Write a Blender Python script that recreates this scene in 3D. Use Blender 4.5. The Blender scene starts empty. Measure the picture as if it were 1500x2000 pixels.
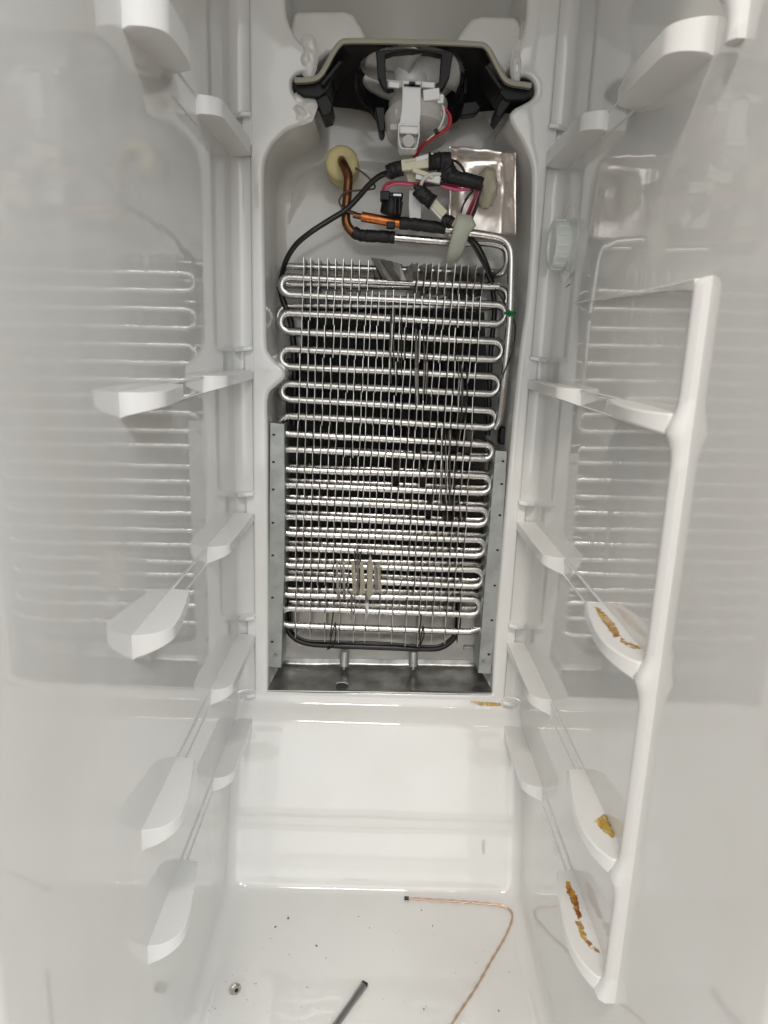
import bpy, bmesh, math, random
from mathutils import Vector, Matrix
random.seed(7)
S = bpy.context.scene
COL = S.collection
OZ = 0.625                      # height of the camera above the freezer floor
# ------------------------------------------------------------------ camera
RM = Matrix(((0.99940403, 0.03258041, 0.01140606),
             (-0.00348512, -0.23350335, 0.97234975),
             (0.03434291, -0.97181001, -0.23325064)))
F = 1395.0
cam = bpy.data.cameras.new('camera'); camo = bpy.data.objects.new('camera', cam); COL.objects.link(camo)
cam.sensor_fit = 'VERTICAL'; cam.sensor_height = 24; cam.sensor_width = 18; cam.lens = F / 2000 * 24
cam.clip_start = 0.01; cam.clip_end = 50
r_, d_, f_ = RM.col[0], RM.col[1], RM.col[2]
m = Matrix.Identity(4)
for i in range(3):
    m[i][0] = r_[i]; m[i][1] = -d_[i]; m[i][2] = -f_[i]
m.translation = (0, 0, OZ)
camo.matrix_world = m
S.camera = camo
cam.dof.use_dof = True; cam.dof.focus_distance = 0.85; cam.dof.aperture_fstop = 7.0
# ------------------------------------------------------------------ light
S.view_settings.view_transform = 'Standard'; S.view_settings.look = 'None'
S.view_settings.exposure = 0.92; S.view_settings.gamma = 1
w = bpy.data.worlds.new('World'); S.world = w; w.use_nodes = True
bg = w.node_tree.nodes['Background']; bg.inputs[0].default_value = (1.0, 0.99, 0.965, 1); bg.inputs[1].default_value = 0.58

def area(name, loc, target, sx, sy, power, col):
    l = bpy.data.lights.new(name, 'AREA'); l.shape = 'RECTANGLE'; l.size = sx; l.size_y = sy
    l.energy = power; l.color = col
    o = bpy.data.objects.new(name, l); COL.objects.link(o)
    o.location = loc
    o.rotation_euler = (Vector(target) - Vector(loc)).to_track_quat('-Z', 'Y').to_euler()
    return o
area('ceiling_lamp', (-0.25, -0.75, 2.25), (0, .7, 0.5), 0.8, 0.10, 15, (1.0, 0.93, 0.84))
area('ceiling_lamp', (0.9, -1.3, 2.3), (0, .7, 0.5), 0.9, 0.10, 11, (0.93, 0.97, 1.0))

area('front_fill', (0.0, -2.3, 1.15), (0, .7, 0.75), 3.0, 2.5, 12, (0.98, 0.99, 0.98))  # added soft fill from behind the camera, not a real window
# ------------------------------------------------------------------ pixel helpers (photo pixel -> point on a real plane)
def ray(x, y): return RM @ Vector((x - 750, y - 1000, F))
def PY(x, y, Y): q = ray(x, y); q = q * (Y / q[1]); return Vector((q[0], q[1], q[2] + OZ))
def PX(x, y, X): q = ray(x, y); q = q * (X / q[0]); return Vector((q[0], q[1], q[2] + OZ))
def PZ(x, y, Z): q = ray(x, y); q = q * ((Z - OZ) / q[2]); return Vector((q[0], q[1], Z))

XL, XR = -0.1586, 0.1814
B = 0.7888

# ------------------------------------------------------------------ materials
def mat(name, col, rough=0.5, metal=0.0, spec=0.5, bump=None, var=None, trans=0, alpha=1, coat=0, rvar=None, sss=0, ior=None, aniso=0):
    M = bpy.data.materials.new(name); M.use_nodes = True
    nt = M.node_tree; b = nt.nodes['Principled BSDF']
    b.inputs['Base Color'].default_value = (*col, 1); b.inputs['Roughness'].default_value = rough
    b.inputs['Metallic'].default_value = metal; b.inputs['Specular IOR Level'].default_value = spec
    b.inputs['Transmission Weight'].default_value = trans; b.inputs['Alpha'].default_value = alpha
    b.inputs['Coat Weight'].default_value = coat
    if ior: b.inputs['IOR'].default_value = ior
    tc = nt.nodes.new('ShaderNodeTexCoord')
    def noise(scale, detail=4, stretch=(1, 1, 1)):
        mp = nt.nodes.new('ShaderNodeMapping'); mp.inputs['Scale'].default_value = stretch
        nt.links.new(tc.outputs['Object'], mp.inputs['Vector'])
        n = nt.nodes.new('ShaderNodeTexNoise'); n.inputs['Scale'].default_value = scale; n.inputs['Detail'].default_value = detail
        nt.links.new(mp.outputs[0], n.inputs['Vector']); return n
    if bump:
        n = noise(bump[0], 3, bump[2] if len(bump) > 2 else (1, 1, 1))
        bp = nt.nodes.new('ShaderNodeBump'); bp.inputs['Strength'].default_value = 1; bp.inputs['Distance'].default_value = bump[1]
        nt.links.new(n.outputs[0], bp.inputs['Height']); nt.links.new(bp.outputs[0], b.inputs['Normal'])
    if var:   # (scale, colour2, lo, hi)
        n = noise(var[0], 6, var[4] if len(var) > 4 else (1, 1, 1))
        mr = nt.nodes.new('ShaderNodeMapRange'); mr.inputs[1].default_value = var[2]; mr.inputs[2].default_value = var[3]
        mx = nt.nodes.new('ShaderNodeMix'); mx.data_type = 'RGBA'
        mx.inputs[6].default_value = (*col, 1); mx.inputs[7].default_value = (*var[1], 1)
        nt.links.new(n.outputs[0], mr.inputs[0]); nt.links.new(mr.outputs[0], mx.inputs[0]); nt.links.new(mx.outputs[2], b.inputs['Base Color'])
    if rvar:  # (scale, lo, hi)
        n = noise(rvar[0], 5, rvar[3] if len(rvar) > 3 else (1, 1, 1))
        mr = nt.nodes.new('ShaderNodeMapRange'); mr.inputs[1].default_value = .35; mr.inputs[2].default_value = .65
        mr.inputs[3].default_value = rvar[1]; mr.inputs[4].default_value = rvar[2]
        nt.links.new(n.outputs[0], mr.inputs[0]); nt.links.new(mr.outputs[0], b.inputs['Roughness'])
    return M
LINER = mat('liner_plastic', (.69, .69, .675), .1, spec=.55, bump=(8, .0011, (1, 1, .22)), var=(9, (.66, .655, .635), .4, .7), rvar=(14, .030, .070), ior=1.62)
RAIL = mat('rail_plastic', (.70, .70, .69), .22, spec=.5)
ALU = mat('aluminium_tube', (.60, .595, .58), .22, 1, bump=(140, .00016), var=(60, (.47, .455, .42), .45, .75), rvar=(90, .14, .34))
FIN = mat('aluminium_fin', (.70, .685, .66), .34, 1, var=(25, (.30, .285, .26), .45, .66))
BENT = mat('bent_fin', (.20, .19, .175), .45, .85, bump=(90, .0008))
GALV = mat('galvanised_steel', (.42, .44, .43), .42, .75, var=(45, (.34, .355, .345), .4, .6), bump=(200, .0002))
TRAY = mat('tray_metal', (.34, .34, .33), .28, .8, bump=(16, .0022), var=(34, (.15, .15, .14), .40, .68))
FOIL = mat('foil', (.95, .88, .83), .22, .7, bump=(26, .0035), rvar=(10, .16, .36))
FOILD = mat('foil_backing', (.50, .49, .465), .38, .7, bump=(16, .003), rvar=(20, .30, .5))
BLACK = mat('black_plastic', (.007, .007, .008), .42, spec=.28)
TAPE = mat('black_tape', (.012, .012, .013), .5, bump=(260, .0012), spec=.4)
CABLE = mat('black_cable', (.008, .008, .008), .35)
GASK = mat('gasket_foam', (.40, .385, .31), .75, bump=(400, .0004))
WHITE = mat('white_plastic', (.74, .74, .74), .35)
BLADE = mat('fan_blade_plastic', (.82, .82, .80), .3)
MOTOR = mat('motor_housing', (.48, .47, .44), .42, bump=(120, .001))
CREAM = mat('cream_connector', (.62, .61, .46), .4)
FOAM = mat('cream_foam', (.70, .62, .31), .8, bump=(160, .001), var=(50, (.55, .48, .27), .4, .7))
PUTTY = mat('putty', (.46, .44, .33), .6, bump=(60, .004))
COPPER = mat('copper_tube', (.25, .105, .045), .32, .85, var=(35, (.14, .065, .035), .42, .62), bump=(150, .0004))
COPBR = mat('copper_sleeve', (.46, .15, .045), .30, .9, bump=(200, .0006))
COPW = mat('copper_wire', (.66, .47, .37), .34, .75)
STEEL = mat('steel', (.32, .32, .33), .3, 1, bump=(80, .0005))
DSTEEL = mat('dark_tip', (.03, .03, .032), .4, .6)
SCREW = mat('screw_steel', (.50, .48, .44), .32, 1)
RED = mat('red_wire', (.36, .012, .03), .35)
PINK = mat('pink_wire', (.62, .10, .22), .35)
WWIRE = mat('white_wire', (.66, .65, .60), .4)
BROWNW = mat('brown_wire', (.07, .035, .02), .4)
GREEN = mat('green_tie', (.0, .16, .03), .4)
GREENP = mat('pale_green_cap', (.68, .73, .695), .3)
TRTAPE = mat('translucent_tape', (.66, .68, .58), .35, trans=.35, ior=1.3)
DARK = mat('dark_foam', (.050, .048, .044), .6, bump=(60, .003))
CAVITY = mat('duct_plastic', (.56, .55, .52), .13, spec=.5, bump=(6, .001))
INK = mat('ink', (.03, .03, .03), .6)
ROOM = mat('flange', (.22, .16, .12), .6)
DUST = mat('crumbs', (.17, .155, .13), .8)

def stain_mat(name, c0, c1, scale, lo, hi, edge=True):
    M = bpy.data.materials.new(name); M.use_nodes = True; nt = M.node_tree; b = nt.nodes['Principled BSDF']
    b.inputs['Roughness'].default_value = .15
    tc = nt.nodes.new('ShaderNodeTexCoord')
    n = nt.nodes.new('ShaderNodeTexNoise'); n.inputs['Scale'].default_value = scale; n.inputs['Detail'].default_value = 8
    nt.links.new(tc.outputs['Object'], n.inputs[0])
    r = nt.nodes.new('ShaderNodeValToRGB'); r.color_ramp.elements[0].position = .38; r.color_ramp.elements[0].color = (*c0, 1)
    r.color_ramp.elements[1].position = .62; r.color_ramp.elements[1].color = (*c1, 1)
    nt.links.new(n.outputs[0], r.inputs[0]); nt.links.new(r.outputs[0], b.inputs['Base Color'])
    n2 = nt.nodes.new('ShaderNodeTexNoise'); n2.inputs['Scale'].default_value = scale * 1.7; n2.inputs['Detail'].default_value = 6
    nt.links.new(tc.outputs['Object'], n2.inputs[0])
    mr = nt.nodes.new('ShaderNodeMapRange'); mr.inputs[1].default_value = lo; mr.inputs[2].default_value = hi
    mr.inputs[4].default_value = .92; nt.links.new(n2.outputs[0], mr.inputs[0]); nt.links.new(mr.outputs[0], b.inputs['Alpha'])
    return M
RUST = stain_mat('rust_stain', (.34, .13, .012), (.66, .42, .08), 180, .34, .66)
RUSTD = stain_mat('dark_rust_stain', (.24, .07, .006), (.58, .27, .03), 150, .26, .52)
YSTAIN = stain_mat('yellow_stain', (.52, .33, .04), (.70, .56, .22), 110, .26, .62)

# ------------------------------------------------------------------ object helpers
def tag(o, label=None, cat=None, group=None, kind=None):
    if label: o['label'] = label
    if cat: o['category'] = cat
    if group: o['group'] = group
    if kind: o['kind'] = kind
    return o
def empty(name, loc, label, cat, group=None):
    o = bpy.data.objects.new(name, None); COL.objects.link(o); o.location = loc; o.empty_display_size = .02
    return tag(o, label, cat, group)
def link(name, bm, material, parent=None, smooth=True, angle=40, bevel=0, sub=0):
    me = bpy.data.meshes.new(name)
    bmesh.ops.recalc_face_normals(bm, faces=bm.faces)
    bm.to_mesh(me); bm.free()
    o = bpy.data.objects.new(name, me); COL.objects.link(o)
    me.materials.append(material)
    if smooth:
        for p in me.polygons: p.use_smooth = True
        me.set_sharp_from_angle(angle=math.radians(angle)) if hasattr(me, 'set_sharp_from_angle') else None
    if bevel:
        md = o.modifiers.new('bevel', 'BEVEL'); md.width = bevel; md.segments = 3; md.limit_method = 'ANGLE'; md.angle_limit = math.radians(35)
    if sub:
        md = o.modifiers.new('sub', 'SUBSURF'); md.levels = md.render_levels = sub
    if parent is not None:
        o.parent = parent
        par_loc = Vector((0, 0, 0)); p = parent
        while p is not None:
            par_loc += p.location; p = p.parent
        o.matrix_parent_inverse = Matrix.Translation(-par_loc)
    return o
def grid_bm(rows, closed_u=False, cap0=False, cap1=False):
    bm = bmesh.new(); vs = [[bm.verts.new(p) for p in r] for r in rows]
    n = len(rows[0])
    for a, b in zip(vs[:-1], vs[1:]):
        for i in range(n if closed_u else n - 1):
            j = (i + 1) % n
            bm.faces.new((a[i], a[j], b[j], b[i]))
    if cap0: bm.faces.new(vs[0])
    if cap1: bm.faces.new(list(reversed(vs[-1])))
    return bm
def catmull(pts, n=6, closed=False):
    pts = [Vector(p) for p in pts]
    out = []
    N = len(pts)
    rng = N if closed else N - 1
    for i in range(rng):
        p1 = pts[i]; p2 = pts[(i + 1) % N]
        p0 = pts[(i - 1) % N] if (closed or i > 0) else p1 * 2 - p2
        p3 = pts[(i + 2) % N] if (closed or i + 2 < N) else p2 * 2 - p1
        for k in range(n):
            t = k / n
            out.append(.5 * ((2 * p1) + (-p0 + p2) * t + (2 * p0 - 5 * p1 + 4 * p2 - p3) * t * t + (-p0 + 3 * p1 - 3 * p2 + p3) * t ** 3))
    if not closed: out.append(pts[-1].copy())
    return out
def tube_bm(pts, r, seg=10, bm=None, radii=None, flat=1.0):
    bm = bm or bmesh.new()
    pts = [Vector(p) for p in pts]
    q = [pts[0]]
    rr = [radii[0] if radii else r]
    for i, p in enumerate(pts[1:]):
        if (p - q[-1]).length > 1e-5: q.append(p); rr.append(radii[i + 1] if radii else r)
    pts = q
    t = (pts[1] - pts[0]).normalized()
    up = Vector((0, 1, 0)) if abs(t.y) < .9 else Vector((1, 0, 0))
    nrm = (up - t * up.dot(t)).normalized()
    rings = []
    for i, p in enumerate(pts):
        a = pts[i - 1] if i > 0 else p; b = pts[i + 1] if i < len(pts) - 1 else p
        t = (b - a).normalized()
        nrm = (nrm - t * nrm.dot(t)).normalized(); bi = t.cross(nrm)
        rings.append([bm.verts.new(p + (nrm * math.cos(k * 2 * math.pi / seg) * flat + bi * math.sin(k * 2 * math.pi / seg)) * rr[i]) for k in range(seg)])
    for a, b in zip(rings[:-1], rings[1:]):
        for k in range(seg):
            bm.faces.new((a[k], a[(k + 1) % seg], b[(k + 1) % seg], b[k]))
    bm.faces.new(list(reversed(rings[0]))); bm.faces.new(rings[-1])
    return bm
def tube(name, pts, r, material, parent=None, smooth_path=True, seg=10, n=6, radii=None, flat=1.0):
    if smooth_path: pts = catmull(pts, n)
    return link(name, tube_bm(pts, r, seg, radii=radii, flat=flat), material, parent, angle=60)
def prism_bm(outline, depth_vec, bm=None):
    bm = bm or bmesh.new()
    a = [bm.verts.new(p) for p in outline]; b = [bm.verts.new(Vector(p) + Vector(depth_vec)) for p in outline]
    n = len(a)
    bm.faces.new(a); bm.faces.new(list(reversed(b)))
    for i in range(n): bm.faces.new((a[i], b[i], b[(i + 1) % n], a[(i + 1) % n]))
    return bm
def prism(name, outline, dv, material, parent=None, bevel=0, smooth=True):
    return link(name, prism_bm(outline, dv), material, parent, bevel=bevel, smooth=smooth)
def box_bm(c, sx, sy, sz, rot=None, bm=None):
    bm = bm or bmesh.new()
    M = Matrix.Translation(c) @ ((rot or Matrix.Identity(3)).to_4x4()) @ Matrix.Diagonal((sx, sy, sz, 1))
    bmesh.ops.create_cube(bm, size=1, matrix=M)
    return bm
def box(name, c, sx, sy, sz, material, parent=None, rot=None, bevel=0):
    return link(name, box_bm(c, sx, sy, sz, rot), material, parent, bevel=bevel)
def frame_rot(direction, up=Vector((0, 1, 0))):
    """rotation whose X is direction and whose Y is near up"""
    x = Vector(direction).normalized(); y = (up - x * up.dot(x)).normalized(); z = x.cross(y)
    return Matrix((x, y, z)).transposed()
def cyl_bm(p0, p1, r0, r1=None, seg=24, bm=None):
    r1 = r0 if r1 is None else r1
    return tube_bm([p0, p1], r0, seg, bm, radii=[r0, r1])

# ================================================================== FREEZER LINER
ZTOP = OZ + 0.50
liner = empty('freezer_liner', (0.0114, .55, 0), 'glossy white moulded plastic freezer compartment, empty, with its rear cover taken off', 'freezer')
YF = 0.262                      # front edge of the side walls
def arc(cx, cy, r, a0, a1, n):
    return [(cx + r * math.cos(math.radians(a0 + (a1 - a0) * i / n)), cy + r * math.sin(math.radians(a0 + (a1 - a0) * i / n))) for i in range(n + 1)]
# --- upper side walls: plan section swept in height; left one and its mirror
XPL, XPR = -0.1365, 0.1607      # pilaster edges
ZSEAM = PY(750, 1366, B)[2] + .006
YB = B + .0045                   # rear strip plane between wall and pilaster
def side_section(X, XP, s):     # s=+1 left wall, -1 right wall (inward direction of x)
    r = .011
    pts = []
    pts += [(X - s * .03, YF - .012), (X - s * .012, YF - .012)]
    pts += [(X - s * .012 + s * .012 * math.sin(math.radians(a)), YF - .012 * math.cos(math.radians(a))) for a in range(15, 91, 15)]
    pts += [(X, YF + (YB - r - YF) * k / 12) for k in range(1, 13)]
    cx, cy = X + s * r, YB - r
    pts += [(cx - s * r * math.cos(math.radians(a)), cy + r * math.sin(math.radians(a))) for a in (15, 30, 45, 60, 75, 90)]
    e = .0025
    pts += [(XP - s * .006, YB), (XP - s * .0032, YB - .0004)]
    pts += [(XP - s * e, B + e)]
    pts += [(XP - s * e + s * e * (1 - math.cos(math.radians(a))), B + e - e * math.sin(math.radians(a))) for a in (20, 40, 60, 75, 90)]
    pts += [(XP, B)]
    return pts
for X, XP, s in ((XL, XPL, 1), (XR, XPR, -1)):
    sec = side_section(X, XP, s)
    zs = [ZSEAM + (ZTOP - ZSEAM) * k / 30 for k in range(31)]
    if s == 1:
        link('side_wall', grid_bm([[(x, y, z) for x, y in sec] for z in zs]), LINER, liner, angle=50)
    else:
        link('side_wall', grid_bm([[(x, y, z) for x, y in sec] for z in zs]), LINER, liner, angle=50)
# --- rear wall: plate with the opening
OUT_L = [(523, 1352), (523, 1200), (522, 1000), (522, 860), (521, 800), (522, 780), (527, 765), (540, 753), (552, 742), (556, 732), (552, 720), (538, 708), (526, 692), (520, 675),
         (518, 600), (516, 500), (515, 400), (515, 335), (520, 305), (533, 280), (558, 256), (590, 242), (612, 226), (600, 205), (582, 190), (573, 178), (570, 164), (573, 152), (585, 144), (604, 142), (617, 134), (616, 122), (608, 105), (594, 90), (578, 72), (566, 50), (558, 20), (555, -60), (555, -200)]
OUT_R = [(1030, -200), (1030, -60), (1030, 0), (1027, 40), (1018, 78), (1004, 106), (999, 122), (1002, 140), (1012, 148), (1030, 150), (1042, 160), (1045, 178), (1038, 192), (1022, 202), (1004, 212), (996, 226), (1003, 246), (1020, 275), (1035, 310), (1040, 345),
         (1038, 450), (1034, 520), (1028, 600), (1017, 680), (1006, 780), (998, 870), (988, 1000), (978, 1120), (968, 1240), (961, 1356)]
outline = [PY(x, y, B) for x, y in OUT_L + OUT_R]
outline = catmull(outline[:], 4)                    # open path, the bottom edge closes straight
outline += [outline[-1].lerp(outline[0], t) for t in (.2, .4, .6, .8)]
def resample(pts, step):
    out = []
    N = len(pts)
    for i in range(N):
        a, b = pts[i], pts[(i + 1) % N]
        k = max(1, int((b - a).length / step))
        for j in range(k): out.append(a.lerp(b, j / k))
    return out
outline = resample(outline, .006)
NO = len(outline)
def normals(pts):
    out = []
    N = len(pts)
    for i in range(N):
        t = pts[(i + 1) % N] - pts[i - 1]; t.y = 0; t.normalize()
        out.append(Vector((t.z, 0, -t.x)))
    return out
def area2(pts): return sum(pts[i].x * pts[(i + 1) % len(pts)].z - pts[(i + 1) % len(pts)].x * pts[i].z for i in range(len(pts)))
sgn = 1 if area2(outline) < 0 else -1
nr = [n * sgn for n in normals(outline)]
# check: normals must point to the inside of the opening
ctr = Vector((0.012, B, OZ - .05))
if sum((ctr - p).dot(n) for p, n in zip(outline, nr)) < 0: nr = [-n for n in nr]
def smooth_loop(pts, it):
    pts = [p.copy() for p in pts]
    for _ in range(it):
        pts = [(pts[i - 1] + pts[i] * 2 + pts[(i + 1) % len(pts)]) / 4 for i in range(len(pts))]
    return pts
REC = .082                      # depth of the recess
def loop(off, y, it=0):
    L = [Vector((p.x, y, p.z)) + n * off for p, n in zip(outline, nr)]
    L = smooth_loop(L, it) if it else L
    if y > B + .03:
        k0 = (y - B - .03) / (REC - .03)
        for p in L:
            u = min(1, max(0, (p.z - OZ - .145) / .06)); p.y += .036 * k0 * u * u * (3 - 2 * u)
    return L
lipr = .0045
lip0 = [Vector((p.x, B, p.z)) - n * lipr for p, n in zip(outline, nr)]
lips = [lip0] + [loop(-lipr + lipr * math.sin(math.radians(a)), B + lipr * (1 - math.cos(math.radians(a)))) for a in (15, 30, 45, 60, 75, 90)]
deep = [loop(0, B + .012), loop(.0005, B + .024, 1), loop(.001, B + .040, 3)]
rb = .016
for a in (15, 30, 45, 60, 75, 90):
    deep.append(loop(.0015 + rb * (1 - math.cos(math.radians(a))), B + REC - rb + rb * math.sin(math.radians(a)), 6 + a // 8))
bm = grid_bm(lips, closed_u=True)
# front plate: fill between lip0 and the pilaster rectangle
bm2 = bmesh.new()
hole = [bm2.verts.new(p) for p in lip0]
ztb = PY(750, 1372, B)[2]
rect = [(XPL, ztb - .004), (XPR, ztb - .004), (XPR, ZTOP), (XPL, ZTOP)]
rp = resample([Vector((x, B, z)) for x, z in rect], .03)
rv = [bm2.verts.new(p) for p in rp]
ed = [bm2.edges.new((hole[i], hole[(i + 1) % NO])) for i in range(NO)] + [bm2.edges.new((rv[i], rv[(i + 1) % len(rv)])) for i in range(len(rv))]
bmesh.ops.triangle_fill(bm2, use_beauty=True, edges=ed)
tmp = bpy.data.meshes.new('t'); bm2.to_mesh(tmp); bm2.free(); bm.from_mesh(tmp); bpy.data.meshes.remove(tmp)
bmesh.ops.remove_doubles(bm, verts=bm.verts, dist=1e-5)
link('rear_wall', bm, LINER, liner, angle=60)
bm = grid_bm([lips[-1]] + deep, closed_u=True)
last = [v for v in list(bm.verts)[-NO:]]
bmesh.ops.triangle_fill(bm, use_beauty=True, edges=[e for e in bm.edges if e.verts[0] in last and e.verts[1] in last])
RECESS = mat('recess_plastic', (.70, .69, .66), .13, spec=.55, bump=(8, .0012), var=(10, (.60, .59, .555), .4, .7))
link('recess', bm, RECESS, liner, angle=60)

# --- lower shell: ledge, compressor hump, floor
prof = []                       # (Y, Z)
p0 = PY(750, 1366, B)
e1 = PY(750, 1413, .768); c1 = PY(750, 1622, .727); e2 = PY(750, 1724, .711)
prof += [(B, p0[2] + .006), (B - .0008, p0[2] - .002), (B - .004, p0[2] - .008), (B - .011, e1[2] + .010)]
prof += [(.772, e1[2] + .0035), (.7685, e1[2] + .0008), (.7655, e1[2] - .003)]
for t in (.15, .4, .7, .93): prof.append((e1[1] - .003 + (c1[1] - e1[1] + .003) * t, e1[2] - .005 + (c1[2] - e1[2] + .005) * t))
prof += [(c1[1] + .001, c1[2] - .004), (c1[1] - .003, c1[2] - .012)]
prof += [(e2[1] + .006, e2[2] + .018), (e2[1] + .0015, e2[2] + .006), (e2[1] - .001, e2[2] + .0)]
zf = e2[2]
rfl = zf                        # remaining height is the concave foot fillet
for a in (15, 30, 45, 60, 75, 90):
    prof.append((e2[1] - .001 - rfl * 1.1 * (1 - math.cos(math.radians(a))), zf - rfl * math.sin(math.radians(a))))
print('profile', [(round(a, 3), round(b, 3)) for a, b in prof])
def shell_row(Yb, Z, inset, r):
    row = []
    NA = 7
    for X, s in ((XL, 1),):
        row += [(X - s * .03, YF - .012, Z), (X - s * .012, YF - .012, Z)]
        row += [(X - s * .012 + (s * (.012 + inset)) * math.sin(math.radians(a)), YF - .012 * math.cos(math.radians(a)), Z) for a in (30, 60, 90)]
        row += [(X + s * inset, YF + (Yb - r - YF) * k / 10, Z) for k in range(1, 11)]
        cx, cy = X + s * (inset + r), Yb - r
        row += [(cx - s * r * math.cos(math.radians(a)), cy + r * math.sin(math.radians(a)), Z) for a in (15, 30, 45, 60, 75, 90)]
    row += [(XL + inset + r + (XR - XL - 2 * inset - 2 * r) * k / 10, Yb, Z) for k in range(1, 10)]
    cx, cy = XR - (inset + r), Yb - r
    row += [(cx + r * math.cos(math.radians(a)), cy + r * math.sin(math.radians(a)), Z) for a in (90, 75, 60, 45, 30, 15)]
    row += [(XR - inset, Yb - r - (Yb - r - YF) * k / 10, Z) for k in range(0, 11)]
    row += [(XR + .012 - (.012 + inset) * math.sin(math.radians(a)), YF - .012 * math.cos(math.radians(a)), Z) for a in (60, 30)]
    row += [(XR + .012, YF - .012, Z), (XR + .03, YF - .012, Z)]
    return row
rows = []
RF = .018                       # fillet between floor and side walls
for y, z in prof:
    ins = 0 if z > RF else RF * (1 - math.sqrt(max(0, 1 - ((RF - z) / RF) ** 2)))
    t = min(1, max(0, (e1[2] - z) / .05))
    rows.append(shell_row(y, z, ins, .008 + .006 * t))
nlast = len(rows[-1])
bm = grid_bm(rows)
bm.verts.ensure_lookup_table()
lastv = [bm.verts[(len(rows) - 1) * nlast + i] for i in range(4, nlast - 4)]
# floor cap: strips joining left and right sides of the last row
L = [v for v in lastv]
i, j = 0, len(L) - 1
fl = []
while j - i > 1:
    bm.faces.new((L[i], L[i + 1], L[j - 1], L[j])) if j - i > 2 else bm.faces.new((L[i], L[i + 1], L[j]))
    i += 1; j -= 1
link('floor_pan', bm, LINER, liner, angle=60)
# front strip of floor and the flange the camera leans over
box('front_sill', ((XL + XR) / 2, YF - .045, -.006), XR - XL + .1, .07, .012, LINER, liner, bevel=.003)
# moulded ceiling above the view
box('ceiling_panel', ((XL + XR) / 2, (YF + B + .1) / 2, ZTOP + .006), XR - XL + .05, B + .1 - YF + .03, .012, LINER, liner, bevel=.002)
wood = mat('room_floor', (.16, .10, .06), .5, bump=(8, .002))
o = box('floor', (0, YF - 2.1, -.45), 7, 4.0, .04, wood); tag(o, kind='structure')
# --- raised panel on the right wall, above the second rail
ptsp = [(.7069, OZ + .0418), (.4192, OZ + .037), (.40, OZ + .046), (.40, OZ + .1800), (.45, OZ + .195), (.648, OZ + .195), (.70, OZ + .185), (.705, OZ + .14)]
# thin ridge lines only: the panel edge is a shallow moulded step
bm = prism_bm([Vector((XR - .0022, y, z)) for y, z in ptsp[::-1]], (.0024, 0, 0))
bm.free()
# ------------------------------------------------------------------ shelf rails
RZ = [(.191, .0160), (-.036, .0165), (-.195, .0180), (-.343, .0178), (-.442, .0172)]
def rail_piece(stations, zt, X, s):
    """stations: (Y, protrusion, wall_height, inner_height)"""
    rows = []
    for Y, p, hw, hi in stations:
        z = zt + OZ
        rows.append([(X - s * .001, Y, z), (X + s * p, Y, z), (X + s * p, Y, z - hi), (X - s * .001, Y, z - hw)])
    return grid_bm(rows, closed_u=True, cap0=True, cap1=True)
for side, (X, s) in enumerate(((XL, 1), (XR, -1))):
    for k, (zt, hw) in enumerate(RZ):
        hi = .0095
        if k == 0: hi = .0135
        def nose(ys, ye, pm, ycut=None, n=9):
            out = []
            for q in range(1, n + 1):
                y = ys + (ye - ys) * math.sin(q / n * math.pi / 2)
                if ycut is not None and y < ycut: y = ycut
                p = max(.0006, pm * math.sqrt(max(0, 1 - ((ys - y) / (ys - ye)) ** 2)))
                out.append((y, p, hw, hi + (hw * .92 - hi) * (1 - p / pm)))
                if ycut is not None and y <= ycut: break
            return out
        st = [(B - .0005, .0205, hw, hi), (.70, .0205, hw, hi), (.6655, .0198, hw, hi)] + nose(.6655, .6490, .0198)
        railo = link('shelf_rail', rail_piece(st, zt, X, s), RAIL, liner, bevel=.0011, angle=35)
        if side == 1 and k == 1: pass
        y0 = .532 if k > 0 else .575
        st = [(y0, .0008, hw, hw * .8), (y0 - .003, .0150, hw, hi), (.50, .0195, hw, hi), (.475, .0225, hw, hi), (.4620, .0228, hw, hi)]
        st += nose(.4620, .4400, .0228) if (side == 0 or k == 0) else nose(.4620, .4190, .0228, .4228, 12)
        if k == 0:
            hw, hi = (.024, .0195) if side == 0 else (.0205, .0150)
            ye = .4765 if side == 0 else .4500
            st = [(y0, .0008, hw * .7, hw * .6), (y0 - .003, .0160, hw * .72, hi * .7), (.54, .0215, hw * .85, hi * .85), (ye + .020, .0228, hw, hi)] + nose(ye + .020, ye, .0228)
        f = link('shelf_rail_nose', rail_piece(st, zt + ((.006 if side == 0 else -.009) if k == 0 else 0), X, s), RAIL, liner, bevel=.0013, angle=35)
        # thin moulded rib between the two pieces
        link('rib', rail_piece([(.652, .0015, .0022, .001), (y0, .0015, .0022, .001)], zt - .0005, X, s), RAIL, liner, bevel=.0003)
        link('rib', rail_piece([(.652, .0011, .0018, .001), (y0, .0011, .0018, .001)], zt - hw + .002, X, s), RAIL, liner, bevel=.0003)
        # hook moulded above the rear end of the rail
        if True:
            hz = OZ + zt + .0255
            c = Vector((X + s * .0135, B - .001, hz))
            hookbm = prism_bm([Vector((X + s * .002, B + .009, hz)), Vector((X + s * .0215, B + .009, hz)), Vector((X + s * .0215, B - .008, hz)), Vector((X + s * .012, B - .010, hz - .001)), Vector((X + s * .002, B - .004, hz - .003))], (0, 0, -.0045))
            link('rail_hook', hookbm, RAIL, liner, bevel=.0012)
            link('rail_web', box_bm(Vector((X + s * .0165, B + .004, hz - .016)), .010, .010, .026), RAIL, liner, bevel=.0012)
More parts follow.
